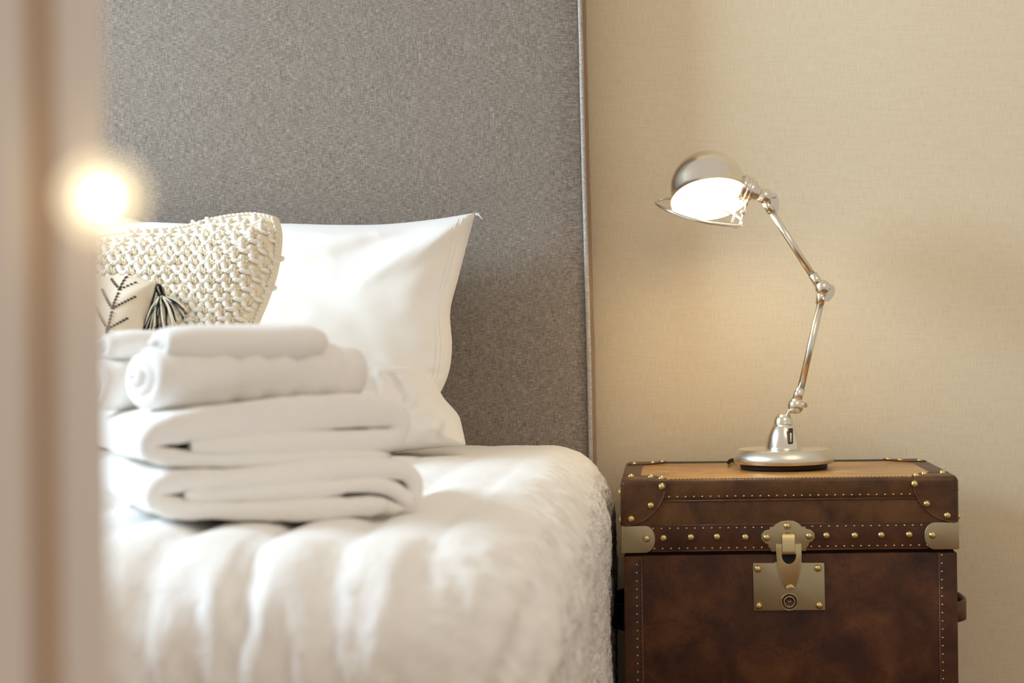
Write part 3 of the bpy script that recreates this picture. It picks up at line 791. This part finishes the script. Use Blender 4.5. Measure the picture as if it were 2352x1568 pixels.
# brass side brackets
for s_, x_in, x_out in ((1, 1505, xl), (-1, 2123, xr_)):
    x1 = G(x_in, 1236)[0]; za, zb_ = G(x_in if s_ > 0 else x_in, 1206 if s_ > 0 else 1200)[1], G(x_in, 1266 if s_ > 0 else 1260)[1]
    za = G(1812, 1203)[1]+0.0; zb_ = G(1812, 1265)[1]; R = (za-zb_)*0.5; pts = [(x_out-s_*0.0016, zb_), (x_out-s_*0.0016, za)]
    for i in range(13):
        a = PI/2-PI*i/12; pts.append((x1-s_*R*0.72+s_*R*0.72*math.cos(a), (za+zb_)/2+R*math.sin(a)))
    B().prism(pts, YT-0.0034, YT+0.002, 0.0008).build('corner_bracket', 'brass', tr)
    a, b = sorted((x_out-s_*0.0020, x_out+s_*0.001))
    B().box((a, YT-0.0030, zb_), (b, YT+0.05, za), 0.0008).build('corner_bracket', 'brass', tr)
rivet(*G(1485, 1236), y=YT-0.0032); rivet(*G(2141, 1228), y=YT-0.0032)
# latch
up_pts = [(720, 145), (800, 152), (860, 180), (920, 235), (962, 228), (970, 258), (1040, 275), (1088, 325), (1094, 385), (1060, 435), (1012, 460), (1005, 498), (985, 515), (972, 568), (490, 578), (475, 530), (448, 515), (455, 485), (400, 462), (352, 405), (352, 340), (395, 285), (465, 268), (468, 235), (510, 235), (560, 190), (630, 155)]
o = B().prism([L2(*p) for p in up_pts], YT-0.0042, YT, 0.0009).build('latch_plate', 'brass', tr); flat_shade_sharp(o)
lk = [(245, 738), (520, 738), (555, 722), (905, 722), (925, 735), (1217, 735), (1227, 745), (1240, 1382), (1230, 1392), (262, 1400), (250, 1390), (236, 748)]
lock = B().prism([L2(*p) for p in lk], YT-0.0010, YT+0.008, 0.0009).build('lock_plate', 'brass', tr); flat_shade_sharp(lock)
hs = [(548, 470), (905, 465), (910, 620), (900, 800), (872, 945), (815, 1085), (690, 1088), (632, 985), (590, 865), (565, 700)]
hc = [(548, 470), (905, 465)]
hp = [Vector((x, y, 0)) for x, y in hs[1:]]; hp = [Vector((548, 470, 0)), Vector((905, 465, 0)), Vector((908, 560, 0)), Vector((910, 640, 0)), Vector((902, 780, 0)), Vector((885, 890, 0)), Vector((860, 980, 0)), Vector((815, 1088, 0)), Vector((690, 1090, 0)), Vector((640, 1000, 0)), Vector((605, 910, 0)), Vector((580, 800, 0)), Vector((562, 680, 0)), Vector((552, 560, 0))]
o = B().prism([L2(p.x, p.y) for p in hp], YT-0.0070, YT-0.001, 0.0009).build('hasp', 'brass_hi', tr); flat_shade_sharp(o)
dk = [L2(632, 604), L2(832, 600)]+[L2(732+100*math.cos(a), 625+118*math.sin(a)) for a in [PI*i/14 for i in range(15)]]
B().prism(dk, YT-0.0076, YT-0.004).build('slot_plug', 'gap', tr, False)
# staple: curved strap bulging forward
v = []; f = []; ns_ = 14; (sx0, sz0), (sx1, sz1) = L2(628, 312), L2(820, 602)
for i in range(ns_+1):
    t = i/ns_; z = sz0+(sz1-sz0)*t; y = YT-0.006-0.010*math.sin(PI*min(1, t*1.15)*0.5)**0.6*(1 if t < 0.98 else 0.9)
    for x, dy in ((sx0, 0.003), (sx0+0.001, 0), (sx1-0.001, 0), (sx1, 0.003)): v.append((x, y+dy, z))
for i in range(ns_):
    for j in range(3): a = i*4+j; f.append((a, a+1, a+5, a+4))
n0 = len(v); v += [(x, y+0.009, z) for x, y, z in v]
for i in range(ns_): f.append((i*4, i*4+4, n0+i*4+4, n0+i*4)); f.append((i*4+3, n0+i*4+3, n0+i*4+7, i*4+7))
f.append((ns_*4, ns_*4+1, ns_*4+2, ns_*4+3, n0+ns_*4+3, n0+ns_*4)); f.append((0, n0, n0+3, 3, 2, 1))
o = B().add(v, f).build('staple', 'brass_hi', tr); flat_shade_sharp(o, 50)
tb = [L2(690, 1088), L2(815, 1085)]+[L2(752+62*math.cos(a), 1085-55*math.sin(a)) for a in [0.1+(PI-0.2)*i/10 for i in range(11)]]
B().prism(tb, YT-0.0084, YT-0.006, 0.0006).build('thumb_tab', 'gold', tr)
kx, kz = L2(742, 1275); q = 1/6.03/1375
B().lathe([(120*q, 0), (120*q, 0.002), (112*q, 0.0026), (104*q, 0.0014), (80*q, 0.0010), (76*q, 0.0022), (68*q, 0.0026), (60*q, 0.001), (48*q, 0.0006), (0, 0.0006)], (kx, YT-0.0010, kz), (0, -1, 0), 40).build('key_cylinder', 'bronze', lock)
B().lathe([(122*q, 0), (121*q, 0.0022), (114*q, 0.0028), (108*q, 0.0022), (107*q, 0)], (kx, YT-0.0010, kz), (0, -1, 0), 40).build('key_ring', 'brass_hi', lock)
B().lathe([(80*q, 0.0006), (78*q, 0.0026), (72*q, 0.0030), (66*q, 0.0026), (64*q, 0.0006)], (kx, YT-0.0010, kz), (0, -1, 0), 40).build('key_ring', 'brass_hi', lock)
ks = B(); yk = YT-0.0022
for (x0, z0, x1, z1) in ((-16, 20, -8, -22), (14, 22, 22, -20), (-12, -4, 18, 4)):
    ks.tube([(kx+x0*q, yk, kz+z0*q), (kx+x1*q, yk, kz+z1*q)], 5*q, 6)
ks.build('key_slot', 'brass_hi', lock)
for p in ((712, 222), (427, 382), (1015, 360)): rivet(*L2(*p), y=YT-0.0042)
for p in ((305, 820), (1138, 808), (317, 1330), (1158, 1325)): rivet(*L2(*p), y=YT-0.0010)
# side handles
def strap_handle(x_out, s_, zc, reach, hgt):
    pts = catmull([(x_out, YT+0.10, zc), (x_out-s_*reach*0.8, YT+0.135, zc), (x_out-s_*reach, YT+0.2, zc), (x_out-s_*reach*0.8, YT+0.265, zc), (x_out, YT+0.30, zc)], 6)
    v = []; f = []; m = len(pts)
    for p in pts:
        for (a, b) in ((0, hgt/2), (-s_*0.006, hgt/2*0.9), (-s_*0.006, -hgt/2*0.9), (0, -hgt/2)): v.append(p+Vector((a, 0, b)))
    for i in range(m-1):
        for j in range(4): j2 = (j+1) % 4; f.append((i*4+j, i*4+j2, (i+1)*4+j2, (i+1)*4+j))
    f.append((0, 1, 2, 3)); f.append(tuple((m-1)*4+j for j in (3, 2, 1, 0)))
    return B().add(v, f)
zh = W(1415, 1398, YT+0.2).z
strap_handle(xl, 1, zh, 0.024, 0.046).build('side_handle', 'black', tr, label='black strap handle on the left side')  # black puts the left side's shade into this dark leather strap
zh = W(2205, 1388, YT+0.2).z
strap_handle(xr_, -1, zh, 0.036, 0.036).build('side_handle', 'leather', tr)

# ------------------------------------------------------------------ desk lamp
YL = 3.17
def K(px_, py_, dy=0.0): return W(px_, py_, YL+dy)
s1 = YL/F
zt = ztop+0.0012
lc = K(1800, 1040); bx = lc.x
lamp = thing('desk_lamp', 'brushed nickel articulated desk lamp, lit, standing on the leather trunk', 'lamp', (bx, YL, zt))
z0 = zt
def zz(py_): return K(1800, py_).z
B().lathe([(0, 0), (98*s1, 0), (100*s1, 0.002), (100*s1, 0.012), (0, 0.012)], (bx, YL, z0), n=64).build('rubber_foot', 'black', lamp)
hB = z0+0.009
zB1 = zz(1030)
H = zB1-hB
flat_shade_sharp(B().lathe([(96*s1, 0.0), (107*s1, 0.001), (113*s1, 0.07*H), (115*s1, 0.18*H), (114.8*s1, 0.38*H), (112*s1, 0.62*H), (107.5*s1, 0.84*H), (104.5*s1, 0.97*H), (103.5*s1, H), (60*s1, H+0.0006), (0, H+0.0008)], (bx, YL, hB), n=96).build('base', 'nickel_base', lamp), 40)
zb0 = zB1; zb2 = zz(974)
hbell = zb2-zb0
B().lathe([(42*s1, 0), (41*s1, 0.03*hbell), (40.5*s1, 0.10*hbell), (39*s1, 0.3*hbell), (36*s1, 0.52*hbell), (31.5*s1, 0.74*hbell), (26*s1, 0.92*hbell), (23*s1, hbell), (22*s1, hbell)], (bx, YL, zb0), n=64).build('bell_housing', 'nickel', lamp)
B().lathe([(21.5*s1, 0), (22.5*s1, 0.001), (22.5*s1, 0.004), (21*s1, 0.005)], (bx, YL, zb2-0.0005), n=48).build('collar', 'guard', lamp)
zc_ = zz(971); hc_ = zz(948)-zc_
B().lathe([(22.5*s1, 0), (22*s1, 0.2*hc_), (20*s1, 0.5*hc_), (15*s1, 0.8*hc_), (9*s1, 0.95*hc_), (0, hc_)], (bx, YL, zc_), n=48).build('swivel_dome', 'nickel', lamp)
# switch slot on bell
swp = K(1816, 1001, -0.031)
sw = B(); sw.box(swp+Vector((-0.0042, -0.003, -0.014)), swp+Vector((0.0042, 0.004, 0.014)), 0.0018)
sw.build('switch_plate', 'bronze', lamp)
B().box(swp+Vector((-0.0016, -0.006, -0.010)), swp+Vector((0.0016, 0.001, 0.006)), 0.001).build('switch', 'guard', lamp)
def ball(px_, py_, r): return B().ell(K(px_, py_), (Vector((0, 0, r*s1)), Vector((r*s1, 0, 0)), Vector((0, r*s1, 0))), 32, 20)
def rod(a, b, r, dy=0): return B().tube([K(*a, dy), K(*b, dy)], r*s1, 24)
rod((1808, 953), (1817, 938), 5.5).build('stem', 'nickel', lamp)
j1 = ball(1828, 931, 19); j1.build('lower_joint', 'nickel', lamp)
rod((1829, 920), (1839, 891), 11.5).build('sleeve', 'nickel', lamp)
rod((1838, 897), (1885, 694), 8.3).build('lower_arm', 'nickel', lamp)
rod((1883, 698), (1888, 668), 10.5).build('sleeve', 'nickel', lamp)
ball(1890, 661, 18.5).build('elbow_joint', 'nickel', lamp)
rod((1884, 657), (1866, 630), 11).build('sleeve', 'nickel', lamp)
rod((1869, 637), (1768, 480), 8.3).build('upper_arm', 'nickel', lamp)
rod((1772, 487), (1757, 462), 10).build('sleeve', 'nickel', lamp)
ball(1756, 451, 18.5).build('head_joint', 'nickel', lamp)
def wing(axis_a, axis_b, pts, r=4.0):
    # shank plus flat paddle
    b = B(); b.tube([K(*axis_a, -0.004), K(*axis_b, -0.008)], 5.0*s1, 12)
    q_ = catmull([K(*p, -0.010) for p in pts], 5, True); q_ = [x+Vector((0, (x.x-q_[0].x)*0.6-(x.z-q_[0].z)*0.25, 0)) for x in q_]
    n = len(q_); v = [x+Vector((0, -0.0022, 0)) for x in q_]+[x+Vector((0, 0.0022, 0)) for x in q_]
    b.add(v, [tuple(range(n)), tuple(range(2*n-1, n-1, -1))]+[(i, i+n, (i+1) % n+n, (i+1) % n) for i in range(n)])
    return flat_shade_sharp(b.build('wing_screw', 'nickel', lamp))
wing((1762, 452), (1782, 450), [(1768, 446), (1780, 444), (1788, 452), (1791, 472), (1786, 488), (1777, 490), (1771, 476), (1770, 460)])
wing((1896, 660), (1908, 660), [(1900, 658), (1914, 655), (1919, 668), (1914, 682), (1903, 692), (1893, 690), (1898, 674)])
wing((1832, 930), (1846, 930), [(1822, 924), (1838, 923), (1854, 927), (1855, 936), (1842, 936), (1824, 932)])
# shade: dome with skirt, opening tipped down and toward the camera
ax = Vector((0.11, -0.46, -0.88)).normalized()          # direction the opening faces
rc = K(1631, 458); R = 90*s1; sk = 30*s1
prof_out = [(R*1.02, 0.0), (R*1.02, 0.0016), (R, 0.003), (R*0.985, sk*0.5), (R*0.975, sk)]
for i in range(1, 17):
    a = PI/2*i/16; prof_out.append((R*0.975*math.cos(a), sk+R*0.975*math.sin(a)))
th_ = 0.0016
B().lathe(prof_out, rc, -ax, 96).build('shade', 'nickel', lamp)
B().lathe([(R*1.02, 0.0), (R-th_, 0.0)]+[(max(0, r-th_*1.2), h-th_*0.9) for r, h in prof_out[2:]], rc, -ax, 96).build('shade_lining', 'shade_in', lamp, label='white enamel inside of the shade')
bulb_c = rc-ax*(sk*0.55)
B().ell(bulb_c, (ax*0.037, ax.orthogonal().normalized()*0.036, ax.cross(ax.orthogonal()).normalized()*0.036), 32, 20).build('bulb', 'bulb', lamp)
# ribbed socket between shade and joint
sa, sb = K(1706, 430), K(1748, 448); sax = (sb-sa).normalized(); sl = (sb-sa).length
B().lathe([(0, -0.003), (29*s1, -0.004), (31*s1, 0.05*sl), (29*s1, 0.18*sl), (27*s1, 0.20*sl), (30*s1, 0.24*sl), (30*s1, 0.36*sl), (26*s1, 0.40*sl), (27*s1, 0.45*sl), (26*s1, 0.58*sl), (20*s1, 0.66*sl), (18*s1, 0.8*sl), (13*s1, 0.92*sl), (10*s1, 1.1*sl)], sa, sax, 48).build('socket', 'nickel', lamp)
# wire guard ring
gr = [(1507, 466), (1522, 458), (1556, 456), (1600, 459), (1640, 470), (1676, 487), (1700, 503), (1706, 512), (1697, 519), (1660, 516), (1620, 510), (1570, 497), (1530, 481)]
n_ = len(gr); gpts = []
for i, (x, y) in enumerate(gr):
    t = (x-1605)/100; side = 1 if i < 7 else -1        # first half runs behind, second half in front
    dpt = (0.072 if side > 0 else -0.072)*math.sqrt(max(0, 1-t*t))*1.0-0.03
    gpts.append(K(x, y, dpt))
B().tube(catmull(gpts, 8, True), 3.6*s1, 10, True).build('guard_ring', 'guard', lamp)
B().tube([K(1716, 466, 0), K(1712, 480, -0.004), K(1705, 500, -0.02), K(1698, 520, -0.03), K(1690, 522, -0.03), K(1680, 517, -0.035)], 3.0*s1, 8).build('guard_bracket', 'guard', lamp)
B().tube([K(1690, 488, -0.03), K(1684, 502, -0.03), K(1680, 517, -0.035)], 2.6*s1, 8).build('guard_bracket', 'guard', lamp)
b = B(); b.lathe([(0, 0), (6*s1, 0), (6*s1, 0.003), (3*s1, 0.005), (0, 0.005)], K(1706, 488, -0.03), (0, -1, 0), 12); b.build('guard_screw', 'guard', lamp)
# power cord leaving behind the base
B().tube(catmull([(bx-0.075, YL+0.04, zt+0.014), (bx-0.093, YL+0.055, zt+0.012), (bx-0.096, YL+0.09, zt+0.004), (bx-0.08, YL+0.15, zt+0.0045), (bx-0.04, YT+DT+0.012, zt-0.01), (bx-0.02, YT+DT+0.03, zt-0.12), (bx-0.02, YT+DT+0.03, 0.02)], 8), 0.0028, 8).build('power_cord', 'black', lamp)
